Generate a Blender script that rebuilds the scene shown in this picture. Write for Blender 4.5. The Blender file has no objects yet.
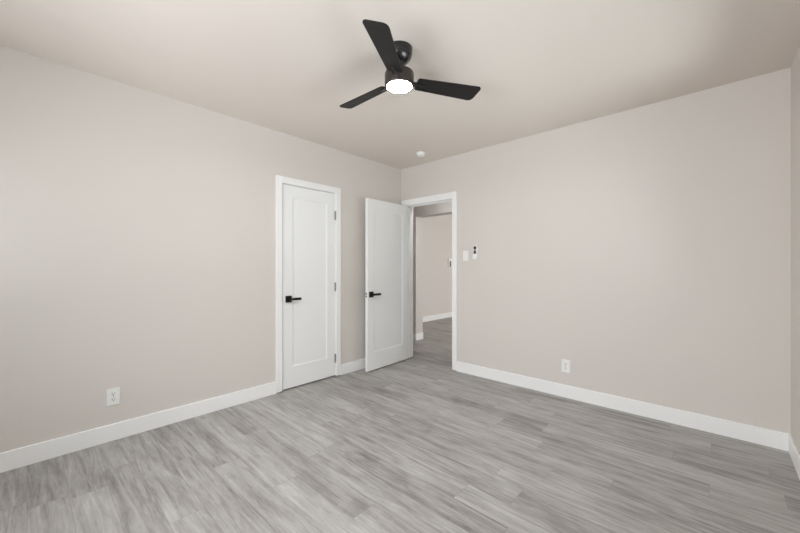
import bpy, bmesh, math
from mathutils import Vector, Matrix

# ------------------------------------------------------------------ camera, light, exposure
S = bpy.context.scene
COL = S.collection
YAW = math.radians(42.6)
CAM_Z = 1.213
H = 2.53                      # ceiling height

cam_d = bpy.data.cameras.new('camera')
cam_d.sensor_width = 36.0
cam_d.lens = 36.0 * 343.0 / 800.0
cam_d.shift_y = 0.9 / 800.0
cam_d.clip_start = 0.02
cam = bpy.data.objects.new('camera', cam_d)
cam.location = (0, 0, CAM_Z)
cam.rotation_euler = (math.radians(90), 0, YAW)
COL.objects.link(cam)
S.camera = cam

S.view_settings.view_transform = 'Standard'
S.view_settings.look = 'None'
S.view_settings.gamma = 1.0
S.view_settings.exposure = -0.04
S.view_settings.use_curve_mapping = False
S.cycles.use_denoising = True
S.cycles.max_bounces = 14
S.cycles.diffuse_bounces = 10
S.cycles.glossy_bounces = 6
S.cycles.transparent_max_bounces = 12
S.cycles.sample_clamp_indirect = 8.0

world = bpy.data.worlds.new('sky')
world.use_nodes = True
wn = world.node_tree.nodes
wn['Background'].inputs['Color'].default_value = (0.88, 0.95, 1.05, 1)
wn['Background'].inputs['Strength'].default_value = 0.7
S.world = world


def area(name, loc, direction, sx, sy, watts, color, spread=180):
    d = bpy.data.lights.new(name, 'AREA')
    d.shape = 'RECTANGLE'
    d.size, d.size_y = sx, sy
    d.energy = watts
    d.color = color
    d.spread = math.radians(spread)
    o = bpy.data.objects.new(name, d)
    o.location = loc
    o.rotation_euler = Vector(direction).to_track_quat('-Z', 'Y').to_euler()
    COL.objects.link(o)
    return o


# room extents (inner faces)
XL, XR, YB, YF = -3.113, 0.366, 3.405, -1.25
T = 0.115                     # wall thickness
# daylight arriving through the windows
RX, SY = -1.55, 1.90          # window centres along the rear and side walls
area('daylight_rear_left', (RX - 0.65, YF - T - 0.06, 1.40), (0, 1, 0), 1.3, 1.35, 11, (0.98, 1.0, 1.05))
area('daylight_rear_right', (RX + 0.65, YF - T - 0.06, 1.40), (0, 1, 0), 1.3, 1.35, 52, (0.98, 0.98, 1.04))
# pale sunlit ground outside the windows, bouncing light up onto the ceiling
area('ground_bounce_rear', (RX + 0.65, YF - T - 0.9, 0.2), (0, 0.45, 0.9), 1.3, 1.3, 108, (0.95, 1.0, 1.03))
area('ground_bounce_rear_wide', (RX, YF - T - 1.6, 0.1), (0, 0.3, 0.95), 2.8, 2.6, 38, (0.95, 1.0, 1.03))
area('ground_bounce_side', (XR + T + 1.6, SY, 0.1), (-0.3, 0, 0.95), 2.6, 2.6, 158, (0.92, 1.0, 1.01))
area('sky_rear', (RX, YF - T - 1.2, 2.9), (0, 0.7, -0.7), 2.5, 1.3, 56, (0.88, 1.0, 1.12))
area('daylight_far_room', (0.5 + T + 0.06, 7.0, 1.45), (-1, 0, -0.05), 1.6, 1.2, 140, (1.0, 1.0, 1.02))

# ------------------------------------------------------------------ materials


def srgb(r, g, b):
    f = lambda c: (c / 255) / 12.92 if c / 255 <= 0.04045 else ((c / 255 + 0.055) / 1.055) ** 2.4
    return (f(r), f(g), f(b), 1)


def mat(name, color, rough=0.5, metal=0.0, spec=0.5, emit=None, estr=0.0, coat=0.0):
    m = bpy.data.materials.new(name)
    m.use_nodes = True
    b = m.node_tree.nodes['Principled BSDF']
    b.inputs['Base Color'].default_value = color
    b.inputs['Roughness'].default_value = rough
    b.inputs['Metallic'].default_value = metal
    b.inputs['Specular IOR Level'].default_value = spec
    b.inputs['Coat Weight'].default_value = coat
    if emit:
        b.inputs['Emission Color'].default_value = emit
        b.inputs['Emission Strength'].default_value = estr
    return m


def noise_bump(m, scale, strength, dist=0.002, vary=None):
    nt = m.node_tree
    b = nt.nodes['Principled BSDF']
    tc = nt.nodes.new('ShaderNodeTexCoord')
    n = nt.nodes.new('ShaderNodeTexNoise')
    n.inputs['Scale'].default_value = scale
    n.inputs['Detail'].default_value = 3
    nt.links.new(tc.outputs['Object'], n.inputs['Vector'])
    bp = nt.nodes.new('ShaderNodeBump')
    bp.inputs['Strength'].default_value = strength
    bp.inputs['Distance'].default_value = dist
    nt.links.new(n.outputs['Fac'], bp.inputs['Height'])
    nt.links.new(bp.outputs['Normal'], b.inputs['Normal'])
    if vary:
        n2 = nt.nodes.new('ShaderNodeTexNoise')
        n2.inputs['Scale'].default_value = 1.3
        n2.inputs['Detail'].default_value = 2
        nt.links.new(tc.outputs['Object'], n2.inputs['Vector'])
        mx = nt.nodes.new('ShaderNodeMix')
        mx.data_type = 'RGBA'
        c = b.inputs['Base Color'].default_value[:]
        mx.inputs['A'].default_value = (c[0] * (1 - vary), c[1] * (1 - vary), c[2] * (1 - vary), 1)
        mx.inputs['B'].default_value = (c[0] * (1 + vary), c[1] * (1 + vary), c[2] * (1 + vary), 1)
        nt.links.new(n2.outputs['Fac'], mx.inputs['Factor'])
        nt.links.new(mx.outputs['Result'], b.inputs['Base Color'])
    return m


WALL = noise_bump(mat('greige_wall_paint', srgb(217, 212, 206), 0.55, spec=0.3), 130, 0.10, vary=0.012)
CEIL = noise_bump(mat('ceiling_paint', srgb(221, 213, 205), 0.8, spec=0.2), 110, 0.12, vary=0.012)
TRIM = noise_bump(mat('white_trim_paint', srgb(244, 245, 244), 0.38, spec=0.4), 60, 0.03)
DOOR = noise_bump(mat('white_door_paint', srgb(241, 243, 242), 0.40, spec=0.4), 60, 0.03)
BLACK = noise_bump(mat('matte_black_metal', srgb(20, 20, 20), 0.38, 0.3), 200, 0.03)
GLOSSBLK = noise_bump(mat('gloss_black_enamel', srgb(22, 21, 20), 0.22, 0.2, coat=0.5), 90, 0.01)
HOUSING = noise_bump(mat('brushed_dark_bronze_metal', srgb(70, 64, 60), 0.33, 0.7), 150, 0.02)
STEEL = noise_bump(mat('satin_nickel', srgb(150, 149, 145), 0.45, 0.4), 150, 0.02)
PLASTIC = noise_bump(mat('white_plastic', srgb(240, 240, 237), 0.3), 150, 0.01)
SLOT = noise_bump(mat('dark_slot', srgb(30, 29, 28), 0.6), 90, 0.01)
SCREEN = noise_bump(mat('grey_remote_screen', srgb(70, 68, 64), 0.25), 90, 0.01)
LAMP = mat('frosted_lamp_diffuser', (0.9, 0.9, 0.88, 1), 0.4, emit=(0.98, 1.0, 0.98, 1), estr=310.0)

HALL_FILL = mat('added_hall_fill_glow', (0.9, 0.9, 0.88, 1), 0.4, emit=(0.97, 1.0, 1.05, 1), estr=34.0)  # glow of the added, unseen fill lamp in the hall


def blade_mat():
    m = mat('dark_stained_blade_wood', srgb(24, 21, 20), 0.5, spec=0.35)
    nt = m.node_tree
    b = nt.nodes['Principled BSDF']
    tc = nt.nodes.new('ShaderNodeTexCoord')
    mp = nt.nodes.new('ShaderNodeMapping')
    mp.inputs['Scale'].default_value = (3, 60, 10)
    n = nt.nodes.new('ShaderNodeTexNoise')
    n.inputs['Scale'].default_value = 2
    n.inputs['Detail'].default_value = 4
    r = nt.nodes.new('ShaderNodeValToRGB')
    r.color_ramp.elements[0].position = 0.3
    r.color_ramp.elements[0].color = srgb(17, 15, 14)
    r.color_ramp.elements[1].position = 0.75
    r.color_ramp.elements[1].color = srgb(29, 26, 24)
    nt.links.new(tc.outputs['Object'], mp.inputs['Vector'])
    nt.links.new(mp.outputs['Vector'], n.inputs['Vector'])
    nt.links.new(n.outputs['Fac'], r.inputs['Fac'])
    nt.links.new(r.outputs['Color'], b.inputs['Base Color'])
    return m


BLADE = blade_mat()


def floor_mat():
    """grey wood-look planks running along world X, random lengths offset per row"""
    PW, PL = 0.152, 1.22
    m = mat('grey_vinyl_plank', srgb(150, 147, 143), 0.42, spec=0.35)
    nt = m.node_tree
    N, L = nt.nodes, nt.links
    b = N['Principled BSDF']

    def math_(op, a, bb=None, c=None):
        n = N.new('ShaderNodeMath')
        n.operation = op
        for i, v in enumerate((a, bb, c)):
            if v is None:
                continue
            if isinstance(v, (int, float)):
                n.inputs[i].default_value = v
            else:
                L.new(v, n.inputs[i])
        return n.outputs[0]

    tc = N.new('ShaderNodeTexCoord')
    sp = N.new('ShaderNodeSeparateXYZ')
    L.new(tc.outputs['Object'], sp.inputs[0])
    X, Y = sp.outputs['X'], sp.outputs['Y']
    row_f = math_('DIVIDE', Y, PW)
    row = math_('FLOOR', row_f)
    w1 = N.new('ShaderNodeTexWhiteNoise')
    w1.noise_dimensions = '1D'
    L.new(row, w1.inputs['W'])
    xs = math_('ADD', math_('DIVIDE', X, PL), math_('MULTIPLY', w1.outputs['Value'], 7.0))
    col = math_('FLOOR', xs)
    cmb = N.new('ShaderNodeCombineXYZ')
    L.new(row, cmb.inputs[0])
    L.new(col, cmb.inputs[1])
    w2 = N.new('ShaderNodeTexWhiteNoise')
    w2.noise_dimensions = '2D'
    L.new(cmb.outputs[0], w2.inputs['Vector'])
    rnd = w2.outputs['Value']
    # grain coordinates: stretched along X, shifted per plank
    off = math_('MULTIPLY', rnd, 37.0)

    def grain(sx, sy, scale, detail, rough, dist, mul=1.0):
        c = N.new('ShaderNodeCombineXYZ')
        L.new(math_('MULTIPLY', X, sx), c.inputs[0])
        L.new(math_('MULTIPLY', Y, sy), c.inputs[1])
        L.new(math_('MULTIPLY', off, mul), c.inputs[2])
        n = N.new('ShaderNodeTexNoise')
        n.inputs['Scale'].default_value = scale
        n.inputs['Detail'].default_value = detail
        n.inputs['Roughness'].default_value = rough
        n.inputs['Distortion'].default_value = dist
        L.new(c.outputs[0], n.inputs['Vector'])
        return n.outputs['Fac']

    g1 = grain(1.5, 19.0, 1.0, 5, 0.6, 1.5)        # broad streaks
    g2 = grain(5.0, 85.0, 1.0, 5, 0.65, 0.3, 1.7)   # fine grain
    g4 = grain(9.0, 42.0, 1.0, 5, 0.7, 1.2, 2.3)  # short flecks and knots
    g3 = grain(2.6, 5.5, 1.0, 3, 0.5, 0.8, 0.6)     # cloudy wash
    v = math_('ADD', math_('MULTIPLY', math_('SUBTRACT', g1, 0.5), 1.15),
              math_('MULTIPLY', math_('SUBTRACT', g2, 0.5), 0.42))
    v = math_('ADD', v, math_('MULTIPLY', math_('SUBTRACT', g3, 0.5), 0.50))
    v = math_('ADD', v, math_('MULTIPLY', math_('SUBTRACT', rnd, 0.5), 0.20))
    v = math_('ADD', v, math_('MULTIPLY', math_('SUBTRACT', g4, 0.5), 0.45))
    v = math_('ADD', v, 0.5)
    r = N.new('ShaderNodeValToRGB')
    cr = r.color_ramp
    cr.elements[0].position = 0.10
    cr.elements[0].color = srgb(112, 109, 106)
    cr.elements[1].position = 0.88
    cr.elements[1].color = srgb(190, 189, 187)
    e = cr.elements.new(0.48)
    e.color = srgb(159, 156, 152)
    L.new(v, r.inputs['Fac'])
    # seams
    fy = math_('FRACT', row_f)
    dy = math_('MULTIPLY', math_('MINIMUM', fy, math_('SUBTRACT', 1.0, fy)), PW)
    fx = math_('FRACT', xs)
    dx = math_('MULTIPLY', math_('MINIMUM', fx, math_('SUBTRACT', 1.0, fx)), PL)
    d = math_('MINIMUM', dx, dy)
    seam = math_('LESS_THAN', d, 0.0011)
    mx = N.new('ShaderNodeMix')
    mx.data_type = 'RGBA'
    mx.inputs['B'].default_value = srgb(108, 104, 100)
    L.new(math_('MULTIPLY', seam, 0.38), mx.inputs['Factor'])
    L.new(r.outputs['Color'], mx.inputs['A'])
    L.new(mx.outputs['Result'], b.inputs['Base Color'])
    rr = math_('ADD', 0.40, math_('MULTIPLY', g2, 0.12))
    L.new(rr, b.inputs['Roughness'])
    bp = N.new('ShaderNodeBump')
    bp.inputs['Strength'].default_value = 0.12
    bp.inputs['Distance'].default_value = 0.001
    L.new(g2, bp.inputs['Height'])
    L.new(bp.outputs['Normal'], b.inputs['Normal'])
    return m


FLOOR = floor_mat()


def glass_mat():
    m = bpy.data.materials.new('clear_window_glass')
    m.use_nodes = True
    nt = m.node_tree
    nt.nodes.clear()
    o = nt.nodes.new('ShaderNodeOutputMaterial')
    mx = nt.nodes.new('ShaderNodeMixShader')
    fr = nt.nodes.new('ShaderNodeFresnel')
    fr.inputs['IOR'].default_value = 1.3
    t = nt.nodes.new('ShaderNodeBsdfTransparent')
    g = nt.nodes.new('ShaderNodeBsdfGlossy')
    g.inputs['Roughness'].default_value = 0.02
    nt.links.new(fr.outputs[0], mx.inputs[0])
    nt.links.new(t.outputs[0], mx.inputs[1])
    nt.links.new(g.outputs[0], mx.inputs[2])
    nt.links.new(mx.outputs[0], o.inputs['Surface'])
    return m


GLASS = glass_mat()

# ------------------------------------------------------------------ mesh helpers


def box(bm, x0, x1, y0, y1, z0, z1):
    vs = [bm.verts.new((x, y, z)) for z in (z0, z1) for y in (y0, y1) for x in (x0, x1)]
    for f in ((0, 2, 3, 1), (4, 5, 7, 6), (0, 1, 5, 4), (2, 6, 7, 3), (0, 4, 6, 2), (1, 3, 7, 5)):
        bm.faces.new([vs[i] for i in f])
    return vs


def lathe(bm, prof, seg=48, center=(0, 0, 0), axis='Z'):
    """prof: list of (r, h); closed with caps where r > 0 at the ends"""
    rings = []
    for r, h in prof:
        if r < 1e-6:
            p = (0, 0, h)
            rings.append([bm.verts.new(_ax(p, center, axis))])
        else:
            rings.append([bm.verts.new(_ax((r * math.cos(2 * math.pi * i / seg), r * math.sin(2 * math.pi * i / seg), h), center, axis))
                          for i in range(seg)])
    for a, b in zip(rings, rings[1:]):
        for i in range(seg):
            j = (i + 1) % seg
            if len(a) == 1 and len(b) == 1:
                continue
            if len(a) == 1:
                bm.faces.new((a[0], b[i], b[j]))
            elif len(b) == 1:
                bm.faces.new((a[i], a[j], b[0]))
            else:
                bm.faces.new((a[i], a[j], b[j], b[i]))
    for ring in (rings[0], rings[-1]):
        if len(ring) > 1:
            bm.faces.new(ring)


def _ax(p, c, axis):
    x, y, z = p
    if axis == 'X':
        x, y, z = z, x, y
    elif axis == 'Y':
        x, y, z = x, z, y
    return (x + c[0], y + c[1], z + c[2])


def obj(name, bm, m, parent=None, bevel=0.0, smooth=False, segs=2):
    bmesh.ops.recalc_face_normals(bm, faces=bm.faces)
    me = bpy.data.meshes.new(name)
    bm.to_mesh(me)
    bm.free()
    me.materials.append(m)
    o = bpy.data.objects.new(name, me)
    COL.objects.link(o)
    if parent:
        o.parent = parent
    if bevel:
        bv = o.modifiers.new('bevel', 'BEVEL')
        bv.width = bevel
        bv.segments = segs
        bv.limit_method = 'ANGLE'
        bv.angle_limit = math.radians(40)
    if smooth:
        for p in me.polygons:
            p.use_smooth = True
        es = o.modifiers.new('edges', 'EDGE_SPLIT')
        es.split_angle = math.radians(35)
    return o


def tag(o, label, cat, kind=None, group=None):
    o['label'] = label
    o['category'] = cat
    if kind:
        o['kind'] = kind
    if group:
        o['group'] = group
    return o


def struct(name, boxes, m, label, cat, parent=None, bevel=0.0):
    bm = bmesh.new()
    for b in boxes:
        box(bm, *b)
    o = obj(name, bm, m, parent, bevel)
    if parent is None:
        tag(o, label, cat, 'structure')
    return o


def empty(name, loc, label, cat, rz=0.0, kind=None, group=None):
    o = bpy.data.objects.new(name, None)
    o.empty_display_size = 0.05
    o.location = loc
    o.rotation_euler = (0, 0, rz)
    COL.objects.link(o)
    return tag(o, label, cat, kind, group)


# ------------------------------------------------------------------ the room
# door_1: closet door in the left wall; door_2: opening to the hall in the back wall
D1a, D1b, D1h = 1.685, 2.322, 2.035      # clear opening along Y
D2a, D2b, D2h = -3.005, -2.288, 2.024    # clear opening along X
HY0, HY1 = YB + T, 4.36                  # hall between these
FX0, FX1, FY1 = -4.77, 0.5, 9.0          # far room
HL = -4.95                               # left end of the hall

struct('floor', [(HL - 0.3, FX1 + 0.3, YF - 0.3, FY1 + 0.3, -0.10, 0.0)], FLOOR,
       'grey wood-look plank floor running through the bedroom and hall', 'floor')
struct('ceiling', [(HL - 0.3, FX1 + 0.3, YF - 0.3, FY1 + 0.3, H, H + 0.10)], CEIL,
       'smooth greige painted ceiling with black fan mounted on it', 'ceiling')

JT = 0.018   # jamb thickness
struct('wall_left', [(XL - T, XL, YF - T, D1a - JT, 0, H), (XL - T, XL, D1b + JT, HY0, 0, H),
                     (XL - T, XL, D1a - JT, D1b + JT, D1h + JT, H)], WALL,
       'greige painted wall on the left holding the closed closet door', 'wall')
struct('wall_back', [(XL, D2a - JT, YB, HY0, 0, H), (D2b + JT, XR + T, YB, HY0, 0, H),
                     (D2a - JT, D2b + JT, YB, HY0, D2h + JT, H)], WALL,
       'greige painted wall with the open doorway, switch and outlet', 'wall')
WY0, WY1, WZ0, WZ1 = 0.90, 2.90, 0.70, 2.20
struct('wall_right', [(XR, XR + T, YF - T, WY0, 0, H), (XR, XR + T, WY1, YB, 0, H),
                      (XR, XR + T, WY0, WY1, 0, WZ0), (XR, XR + T, WY0, WY1, WZ1, H)], WALL,
       'greige wall at the right edge of the photo', 'wall')
WX0, WX1 = -2.85, -0.25
struct('wall_front', [(XL, WX0, YF - T, YF, 0, H), (WX1, XR, YF - T, YF, 0, H),
                      (WX0, WX1, YF - T, YF, 0, WZ0), (WX0, WX1, YF - T, YF, WZ1, H)], WALL,
       'greige wall behind the camera with a window', 'wall')
# closet behind door_1
struct('wall_closet', [(XL - T - 0.75, XL - T - 0.70, D1a - 0.5, D1b + 0.5, 0, H),
                       (XL - T - 0.70, XL - T, D1a - 0.5, D1a - 0.45, 0, H),
                       (XL - T - 0.70, XL - T, D1b + 0.45, D1b + 0.5, 0, H)], WALL,
       'closet walls behind the closed door', 'wall')
# hall and far room
PX = -3.655
HT = 0.185                # thickness of the hall wall
struct('wall_hall', [(PX - 0.058, PX, HY1, HY1 + HT, 0, H),
                     (HL, PX - 0.058, HY1 + 0.05, HY1 + HT, 0, H),
                     (PX, -2.35, HY1, HY1 + HT, 2.055, H),
                     (-2.35, FX1, HY1, HY1 + HT, 0, H)], WALL,
       'greige hall wall and header seen through the open doorway', 'wall')
struct('wall_hall_end', [(HL - T, HL, HY0 - T, HY1 + HT, 0, H), (HL, XL - T, HY0 - T, HY0, 0, H),
                         (FX1, FX1 + T, HY0 - T, HY1 + HT, 0, H)], WALL,
       'end walls of the hall beyond the doorway', 'wall')
FWY0, FWY1 = 6.2, 7.8
struct('wall_far_room', [(FX0 - T, FX0, HY1 + HT, FY1 + T, 0, H), (FX0, FX1 + T, FY1, FY1 + T, 0, H),
                         (FX1, FX1 + T, HY1 + HT, FWY0, 0, H), (FX1, FX1 + T, FWY1, FY1, 0, H),
                         (FX1, FX1 + T, FWY0, FWY1, 0, WZ0), (FX1, FX1 + T, FWY0, FWY1, WZ1, H)], WALL,
       'pale wall of the far room seen through the doorway and hall', 'wall')


# windows
def window(name, axis, pos, a0, a1, z0, z1, label):
    """axis 'X' = window plane normal along X"""
    def b(u0, u1, d0, d1, w0, w1):
        return (pos + d0, pos + d1, u0, u1, w0, w1) if axis == 'X' else (u0, u1, pos + d0, pos + d1, w0, w1)
    root = tag(bpy.data.objects.new(name, None), label, 'window', 'structure')
    COL.objects.link(root)
    f, d = 0.045, 0.03
    bm = bmesh.new()
    for q in (b(a0, a0 + f, -d, d, z0, z1), b(a1 - f, a1, -d, d, z0, z1), b(a0 + f, a1 - f, -d, d, z0, z0 + f),
              b(a0 + f, a1 - f, -d, d, z1 - f, z1), b((a0 + a1) / 2 - .02, (a0 + a1) / 2 + .02, -d, d, z0 + f, z1 - f)):
        box(bm, *q)
    obj('window_frame', bm, TRIM, root, 0.002)
    for u0, u1 in ((a0 + f, (a0 + a1) / 2 - .02), ((a0 + a1) / 2 + .02, a1 - f)):
        bm = bmesh.new()
        box(bm, *b(u0, u1, -.003, .003, z0 + f, z1 - f))
        obj('window_pane', bm, GLASS, root)


window('window_1', 'Y', YF - T * 0.6, WX0, WX1, WZ0, WZ1, 'white framed window in the wall behind the camera')
window('window_2', 'X', XR + T * 0.6, WY0, WY1, WZ0, WZ1, 'white framed window in the right wall beside the camera')
window('window_3', 'X', FX1 + T * 0.6, FWY0, FWY1, WZ0, WZ1, 'white framed window of the far room')

# baseboards
BH, BT = 0.117, 0.013
CW, CT = 0.066, 0.016     # casing width, projection
struct('baseboard_left', [(XL, XL + BT, YF, D1a - CW, 0, BH), (XL, XL + BT, D1b + CW, YB, 0, BH)], TRIM,
       'white baseboard along the left wall on both sides of the closet door', 'baseboard', bevel=0.003)
struct('baseboard_back', [(D2b + CW, XR, YB - BT, YB, 0, BH)], TRIM,
       'white baseboard along the wall right of the open doorway', 'baseboard', bevel=0.003)
struct('baseboard_right', [(XR - BT, XR, YF, YB - BT, 0, BH)], TRIM,
       'white baseboard along the wall at the right edge', 'baseboard', bevel=0.003)
struct('baseboard_front', [(XL + BT, XR - BT, YF, YF + BT, 0, BH)], TRIM,
       'white baseboard behind the camera', 'baseboard', bevel=0.003)
struct('baseboard_hall', [(PX, PX + BT, HY1 - BT, HY1 + HT, 0, BH), (PX - 0.058, PX, HY1 - BT, HY1, 0, BH)], TRIM,
       'white baseboard wrapping the hall wall corner seen through the doorway', 'baseboard', bevel=0.003)
struct('baseboard_far_room', [(FX0, FX0 + BT, HY1 + 0.2, FY1, 0, BH)], TRIM,
       'white baseboard of the far room wall seen through the doorway', 'baseboard', bevel=0.003)

# casings + jambs (kept a finger above the floor as in the photo)
ZG = 0.010
CH = 0.079
r = 0.004
struct('trim_1', [
    (XL, XL + CT, D1a - CW, D1a - r, ZG, D1h + CW), (XL, XL + CT, D1b + r, D1b + CW, ZG, D1h + CW),
    (XL, XL + CT, D1a - r, D1b + r, D1h + r, D1h + CW),
    (XL - T, XL, D1a - JT, D1a, ZG, D1h), (XL - T, XL, D1b, D1b + JT, ZG, D1h), (XL - T, XL, D1a - JT, D1b + JT, D1h, D1h + JT),
    # door stops
    (XL - 0.052, XL - 0.040, D1a, D1a + 0.012, ZG, D1h), (XL - 0.052, XL - 0.040, D1b - 0.012, D1b, ZG, D1h),
    (XL - 0.052, XL - 0.040, D1a, D1b, D1h - 0.012, D1h)],
    TRIM, 'white casing around the closed closet door', 'door casing', bevel=0.0015)
struct('trim_2', [
    (D2a - CW - 0.022, D2a - r, YB - CT, YB, ZG, D2h + CH), (D2b + r, D2b + CW, YB - CT, YB, ZG, D2h + CH),
    (D2a - r, D2b + r, YB - CT, YB, D2h + r, D2h + CH),
    (D2a - JT, D2a, YB, HY0, ZG, D2h), (D2b, D2b + JT, YB, HY0, ZG, D2h), (D2a - JT, D2b + JT, YB, HY0, D2h, D2h + JT),
    (D2a, D2a + 0.012, YB + 0.040, YB + 0.052, ZG, D2h), (D2b - 0.012, D2b, YB + 0.040, YB + 0.052, ZG, D2h),
    (D2a, D2b, YB + 0.040, YB + 0.052, D2h - 0.012, D2h),
    (D2a - CW, D2a - r, HY0, HY0 + CT, ZG, D2h + CW), (D2b + r, D2b + CW, HY0, HY0 + CT, ZG, D2h + CW),
    (D2a - r, D2b + r, HY0, HY0 + CT, D2h + r, D2h + CW)],
    TRIM, 'white casing and jamb around the open doorway', 'door casing', bevel=0.0015)


# ------------------------------------------------------------------ doors
def shaker_slab(name, w, h, th, z0):
    """slab in local coordinates: x = along width from hinge (0) to latch (w), y = thickness (0..th), front face at y=0"""
    st, rt, rb = 0.105, 0.115, 0.205
    bm = bmesh.new()
    rec, sl = 0.006, 0.014
    xs = [0, st, st + sl, w - st - sl, w - st, w]
    zs = [z0, z0 + rb, z0 + rb + sl, z0 + h - rt - sl, z0 + h - rt, z0 + h]
    for yf, s in ((0.0, 1), (th, -1)):
        yr = yf + s * rec
        o = [bm.verts.new(p) for p in ((xs[0], yf, zs[0]), (xs[5], yf, zs[0]), (xs[5], yf, zs[5]), (xs[0], yf, zs[5]))]
        i = [bm.verts.new(p) for p in ((xs[1], yf, zs[1]), (xs[4], yf, zs[1]), (xs[4], yf, zs[4]), (xs[1], yf, zs[4]))]
        k = [bm.verts.new(p) for p in ((xs[2], yr, zs[2]), (xs[3], yr, zs[2]), (xs[3], yr, zs[3]), (xs[2], yr, zs[3]))]
        for a in range(4):
            b = (a + 1) % 4
            bm.faces.new((o[a], o[b], i[b], i[a]))
            bm.faces.new((i[a], i[b], k[b], k[a]))
        bm.faces.new(k)
        if s == 1:
            front = o
        else:
            for a in range(4):
                b = (a + 1) % 4
                bm.faces.new((front[a], front[b], o[b], o[a]))
    return obj(name, bm, DOOR, None, 0.0012)


def handle(parent, x, z, side, th, toward=-1):
    """square rose plus straight lever. side -1: on face y=0 pointing -y; +1: on face y=th"""
    y0 = 0.0 if side < 0 else th
    s = side
    yy = lambda a, b: tuple(sorted((y0 + s * a, y0 + s * b)))
    bm = bmesh.new()
    box(bm, x - 0.033, x + 0.033, *yy(0, 0.008), z - 0.033, z + 0.033)
    rose = obj('door_handle', bm, BLACK, parent, 0.0015)
    rose['label'] = 'matte black square rose with straight lever'
    bm = bmesh.new()
    pr = [(0.011, y0 + s * 0.008), (0.011, y0 + s * 0.045)]
    lathe(bm, pr, 20, (x, 0, z), 'Y')
    obj('handle_neck', bm, BLACK, rose, smooth=True)
    bm = bmesh.new()
    xa, xb = sorted((x - toward * 0.013, x + toward * 0.115))
    box(bm, xa, xb, *yy(0.040, 0.052), z - 0.0125, z + 0.0125)
    obj('lever', bm, BLACK, rose, 0.0025)
    return rose


def hinge(parent, zc, knuckle_x, knuckle_y):
    bm = bmesh.new()
    lathe(bm, [(0.0085, -0.045), (0.0085, 0.045)], 16, (knuckle_x, knuckle_y, zc))
    lathe(bm, [(0.0, -0.050), (0.0060, -0.048), (0.0060, 0.048), (0.0, 0.050)], 12, (knuckle_x, knuckle_y, zc))
    h = obj('hinge', bm, STEEL, parent, smooth=True)
    h['label'] = 'satin nickel hinge knuckle'
    return h


# closed closet door: hinge at large Y (right), latch at small Y (left). local x -> -Y world, local y -> -X world
W1 = D1b - D1a - 0.012
d1 = shaker_slab('door_1', W1, D1h - 0.006 - 0.014, 0.035, 0.014)
# rotation: local x -> world -Y, local y -> world -X ... rotation by -90deg: x->(0,-1), y->(1,0); so build front at y=th side
d1.location = (XL - 0.036, D1b - 0.0035, 0)
d1.rotation_euler = (0, 0, math.radians(-90))
tag(d1, 'closed white one-panel closet door with black lever in the left wall', 'door', 'structure')
handle(d1, W1 - 0.060, 0.899, +1, 0.035)
for z in (0.207, 0.998, 1.790):
    hinge(d1, z, 0.003, 0.035 + 0.009)
bm = bmesh.new()
box(bm, W1 - 0.002, W1 + 0.0015, 0.006, 0.031, 0.87, 0.925)
lp = obj('latch_plate', bm, STEEL, d1)
lp['label'] = 'small nickel latch plate'

# open door: hinge on the doorway's left jamb, swung into the room along the left wall
W2 = 0.742
d2 = shaker_slab('door_2', W2, 2.013 - 0.014, 0.035, 0.014)
hx, hy = D2a + 0.033, YB - 0.020
nx, ny = -2.937, 2.645          # corner of visible face at the free edge
# local x from hinge towards free edge; visible face must be local y = th side facing +X
ang = math.atan2(ny - hy, nx - hx)
d2.rotation_euler = (0, 0, ang)
# local +y after rotation
oy = Vector((-math.sin(ang), math.cos(ang)))   # direction of +y
d2.location = (hx - oy.x * 0.035, hy - oy.y * 0.035, 0)
tag(d2, 'open white one-panel door with black lever swung against the left wall', 'door', 'structure')
handle(d2, W2 - 0.058, 0.899, +1, 0.035)
handle(d2, W2 - 0.058, 0.899, -1, 0.035)
bm = bmesh.new()
box(bm, W2 - 0.002, W2 + 0.0012, 0.005, 0.030, 0.870, 0.928)
lp = obj('latch_plate', bm, PLASTIC, d2)
lp['label'] = 'latch plate on the free edge'
for dz in (-0.0155, 0.0155):
    bm = bmesh.new()
    box(bm, W2, W2 + 0.0035, 0.009, 0.027, 0.895 + dz - 0.009, 0.895 + dz + 0.009)
    obj('latch_bolt', bm, SLOT, lp, 0.001)
for z in (0.207, 0.998, 1.790):
    hinge(d2, z, -0.008, -0.002)

# ------------------------------------------------------------------ ceiling fan
FX, FY = -2.070 * math.sin(YAW) - 0.003, 2.070 * math.cos(YAW) - 0.003
fan = empty('ceiling_fan', (FX, FY, H), 'black flush ceiling fan with three dark blades and round light', 'ceiling fan')
bm = bmesh.new()
lathe(bm, [(0.080, 0.0), (0.078, -0.030), (0.074, -0.048), (0.064, -0.066), (0.050, -0.080), (0.040, -0.088)], 56)
obj('canopy', bm, GLOSSBLK, fan, smooth=True)
bm = bmesh.new()
lathe(bm, [(0.036, -0.080), (0.034, -0.110), (0.036, -0.132), (0.046, -0.146)], 40)
obj('neck', bm, GLOSSBLK, fan, smooth=True)
bm = bmesh.new()
lathe(bm, [(0.040, -0.139), (0.076, -0.142), (0.085, -0.147), (0.088, -0.156), (0.088, -0.216), (0.087, -0.224), (0.084, -0.229), (0.0765, -0.229), (0.0755, -0.222), (0.0, -0.222)], 64)
obj('motor_housing', bm, HOUSING, fan, smooth=True)
bm = bmesh.new()
lathe(bm, [(0.0745, -0.2215), (0.0745, -0.2270), (0.0, -0.2275)], 56)
ld = obj('light_diffuser', bm, LAMP, fan, smooth=True)
ld['label'] = 'glowing round frosted light cover'


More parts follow.
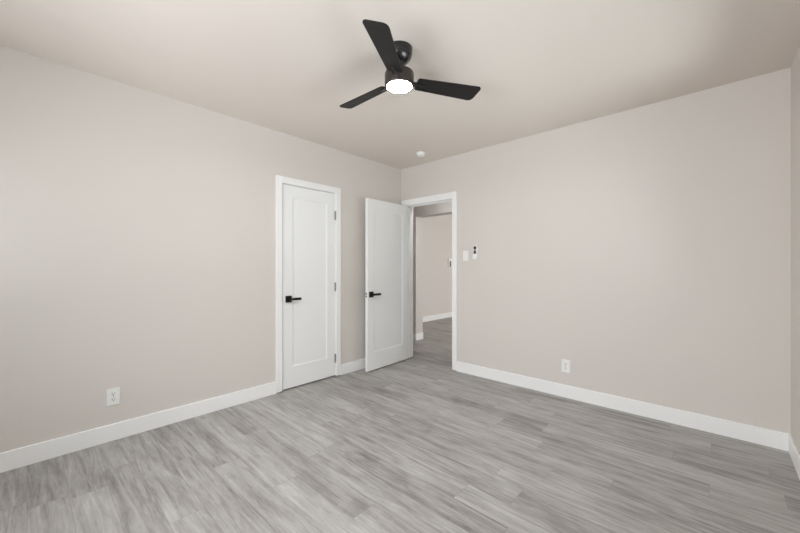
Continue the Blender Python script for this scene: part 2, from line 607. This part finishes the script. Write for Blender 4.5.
def blade_mesh():
    bm = bmesh.new()
    r0, r1 = 0.108, 0.531
    pts = []
    w0, w1 = 0.047, 0.0635
    rc = 0.022
    # outline counter-clockwise from root
    pts.append((r0, -w0 + 0.010))
    pts.append((r0 + 0.010, -w0))
    x_end = r1
    for i in range(7):
        a = -math.pi / 2 + i * (math.pi / 2) / 6
        pts.append((x_end - rc + rc * math.cos(a), -w1 + rc + rc * math.sin(a)))
    rc2 = 0.034
    for i in range(7):
        a = i * (math.pi / 2) / 6
        pts.append((x_end - 0.008 - rc2 + rc2 * math.cos(a), w1 - rc2 + rc2 * math.sin(a)))
    pts.append((r0 + 0.010, w0))
    pts.append((r0, w0 - 0.010))
    th = 0.006
    lo = [bm.verts.new((x, y, -th / 2)) for x, y in pts]
    hi = [bm.verts.new((x, y, th / 2)) for x, y in pts]
    bm.faces.new(lo[::-1])
    bm.faces.new(hi)
    n = len(pts)
    for i in range(n):
        j = (i + 1) % n
        bm.faces.new((lo[i], lo[j], hi[j], hi[i]))
    return bm


def bracket_mesh():
    bm = bmesh.new()
    # tapered tongue under the blade root
    pts = [(0.076, -0.020), (0.112, -0.017), (0.150, -0.010), (0.162, -0.004), (0.162, 0.004), (0.150, 0.010), (0.112, 0.017), (0.076, 0.020)]
    lo = [bm.verts.new((x, y, -0.0075)) for x, y in pts]
    hi = [bm.verts.new((x, y, -0.0032)) for x, y in pts]
    bm.faces.new(lo[::-1])
    bm.faces.new(hi)
    n = len(pts)
    for i in range(n):
        j = (i + 1) % n
        bm.faces.new((lo[i], lo[j], hi[j], hi[i]))
    return bm


b0 = k0 = None
TILT = Matrix.Rotation(math.radians(0.8), 4, Vector((math.cos(YAW), math.sin(YAW), 0)))   # slight sag of the rotor
for i in range(3):
    a = math.radians(17.7 + 120 * i) + YAW
    M = (TILT @ Matrix.Rotation(a, 4, 'Z') @ Matrix.Translation((0, 0, -0.192)) @ Matrix.Rotation(math.radians(-14), 4, 'X'))
    if i == 0:
        b0 = obj('blade', blade_mesh(), BLADE, fan, 0.0012)
        k0 = obj('blade_bracket', bracket_mesh(), GLOSSBLK, b0, 0.001)
        bm = bmesh.new()
        for sx, sy in ((0.125, 0.0), (0.147, 0.0)):
            lathe(bm, [(0.0, -0.0095), (0.0035, -0.0090), (0.0035, -0.0070)], 12, (sx, sy, 0))
        s0 = obj('bracket_screws', bm, GLOSSBLK, b0, smooth=True)
        bl = b0
    else:
        bl = b0.copy()
        COL.objects.link(bl)
        bl.parent = fan
        for src in (k0, s0):
            c = src.copy()
            COL.objects.link(c)
            c.parent = bl
    bl.matrix_local = M

# ------------------------------------------------------------------ smoke detector
sd = empty('smoke_detector', (-2.494, 3.066, H), 'small round white smoke detector on the ceiling near the corner', 'smoke detector')
bm = bmesh.new()
lathe(bm, [(0.052, 0.0), (0.052, -0.008), (0.050, -0.011)], 40)
obj('base', bm, PLASTIC, sd, smooth=True)
bm = bmesh.new()
lathe(bm, [(0.047, -0.011), (0.047, -0.026), (0.043, -0.033), (0.030, -0.037), (0.0, -0.038)], 40)
obj('cover', bm, PLASTIC, sd, smooth=True)


# ------------------------------------------------------------------ outlets and switches (local: plate in XZ plane facing -Y)
def outlet(loc, rz, label):
    t = empty('wall_outlet', loc, label, 'outlet', rz, group='wall outlets')
    bm = bmesh.new()
    box(bm, -0.036, 0.036, -0.006, 0.0, -0.059, 0.059)
    obj('cover_plate', bm, PLASTIC, t, 0.0025)
    for s in (-1, 1):
        bm = bmesh.new()
        pts = []
        for i in range(24):
            a = 2 * math.pi * i / 24
            pts.append((0.0175 * math.cos(a), max(-0.0135, min(0.0135, 0.0175 * math.sin(a)))))
        f = [bm.verts.new((x, -0.0085, z + s * 0.0195)) for x, z in pts]
        g = [bm.verts.new((x, -0.0050, z + s * 0.0195)) for x, z in pts]
        bm.faces.new(f)
        bm.faces.new(g[::-1])
        for i in range(24):
            j = (i + 1) % 24
            bm.faces.new((f[i], f[j], g[j], g[i]))
        rc = obj('receptacle', bm, PLASTIC, t)
        bm = bmesh.new()
        zc = s * 0.0195
        box(bm, -0.0085, -0.0055, -0.0090, -0.0080, zc - 0.002, zc + 0.009)
        box(bm, 0.0055, 0.0085, -0.0090, -0.0080, zc - 0.001, zc + 0.008)
        lathe(bm, [(0.0032, -0.0090), (0.0032, -0.0080)], 12, (0, 0, zc - 0.0075), 'Y')
        obj('socket_slots', bm, SLOT, rc)
    bm = bmesh.new()
    lathe(bm, [(0.0032, -0.0072), (0.0032, -0.0055)], 14, (0, 0, 0), 'Y')
    obj('plate_screw', bm, STEEL, t)
    return t


outlet((XL, 0.410, 0.307), math.radians(90), 'white duplex outlet low on the left wall above the baseboard')
outlet((-1.027, YB, 0.293), 0, 'white duplex outlet low on the wall right of the doorway')

sw = empty('light_switch', (-2.106, YB, 1.347), 'white rocker light switch just right of the doorway', 'light switch')
bm = bmesh.new()
box(bm, -0.035, 0.035, -0.006, 0.0, -0.057, 0.057)
obj('cover_plate', bm, PLASTIC, sw, 0.0025)
bm = bmesh.new()
vs = box(bm, -0.0165, 0.0165, -0.0095, -0.004, -0.033, 0.033)
for v in vs:
    if v.co.y < -0.009 and v.co.z > 0:
        v.co.y = -0.0068
obj('rocker', bm, PLASTIC, sw, 0.0008)

cr = empty('remote_cradle', (-1.975, YB, 1.382), 'white wall cradle holding the fan remote beside the light switch', 'remote cradle')
bm = bmesh.new()
box(bm, -0.027, 0.027, -0.004, 0.0, -0.076, 0.050)
obj('back_plate', bm, PLASTIC, cr, 0.002)
bm = bmesh.new()
box(bm, -0.027, 0.027, -0.026, -0.0225, -0.076, -0.030)
box(bm, -0.027, -0.0235, -0.0225, -0.004, -0.076, -0.015)
box(bm, 0.0235, 0.027, -0.0225, -0.004, -0.076, -0.015)
box(bm, -0.0235, 0.0235, -0.0225, -0.004, -0.076, -0.072)
obj('pocket', bm, PLASTIC, cr, 0.001)
rm = empty('fan_remote', (-1.975, YB, 1.382), 'slim white fan remote with dark display standing in the wall cradle', 'remote control')
bm = bmesh.new()
box(bm, -0.0225, 0.0225, -0.0215, -0.0045, -0.071, 0.074)
obj('body', bm, PLASTIC, rm, 0.004, segs=3)
for za, zb in ((0.034, 0.066), (-0.016, 0.014)):
    bm = bmesh.new()
    box(bm, -0.017, 0.015, -0.0228, -0.0208, za, zb)
    obj('display' if za > 0.03 else 'keypad', bm, SLOT if za > 0.03 else SCREEN, rm, 0.0008)
bm = bmesh.new()
box(bm, -0.013, 0.011, -0.0222, -0.0208, 0.017, 0.030)
obj('button', bm, SCREEN, rm, 0.0008)

# unseen fill lamp added on the hall ceiling to brighten header and hall wall
hl = empty('added_hall_fill_lamp', (-2.6, 3.72, H), 'round white flush fill lamp added out of view to brighten the hall', 'ceiling lamp')
bm = bmesh.new()
lathe(bm, [(0.14, 0.0), (0.14, -0.02), (0.13, -0.03)], 40)
obj('fill_lamp_base', bm, TRIM, hl, smooth=True)
bm = bmesh.new()
lathe(bm, [(0.125, -0.03), (0.115, -0.055), (0.08, -0.08), (0.0, -0.09)], 40)
obj('fill_lamp_shade', bm, HALL_FILL, hl, smooth=True)

# thermostat on the far room wall, facing +X
th = empty('wall_thermostat', (FX0, 6.955, 1.320), 'small white thermostat on the far room wall, seen through the doorway', 'thermostat', math.radians(90))
bm = bmesh.new()
box(bm, -0.062, 0.075, -0.040, 0.0, -0.105, 0.110)
obj('body', bm, PLASTIC, th, 0.006, segs=3)
bm = bmesh.new()
box(bm, -0.030, 0.018, -0.0425, -0.0385, -0.095, 0.045)
obj('display', bm, SCREEN, th, 0.001)
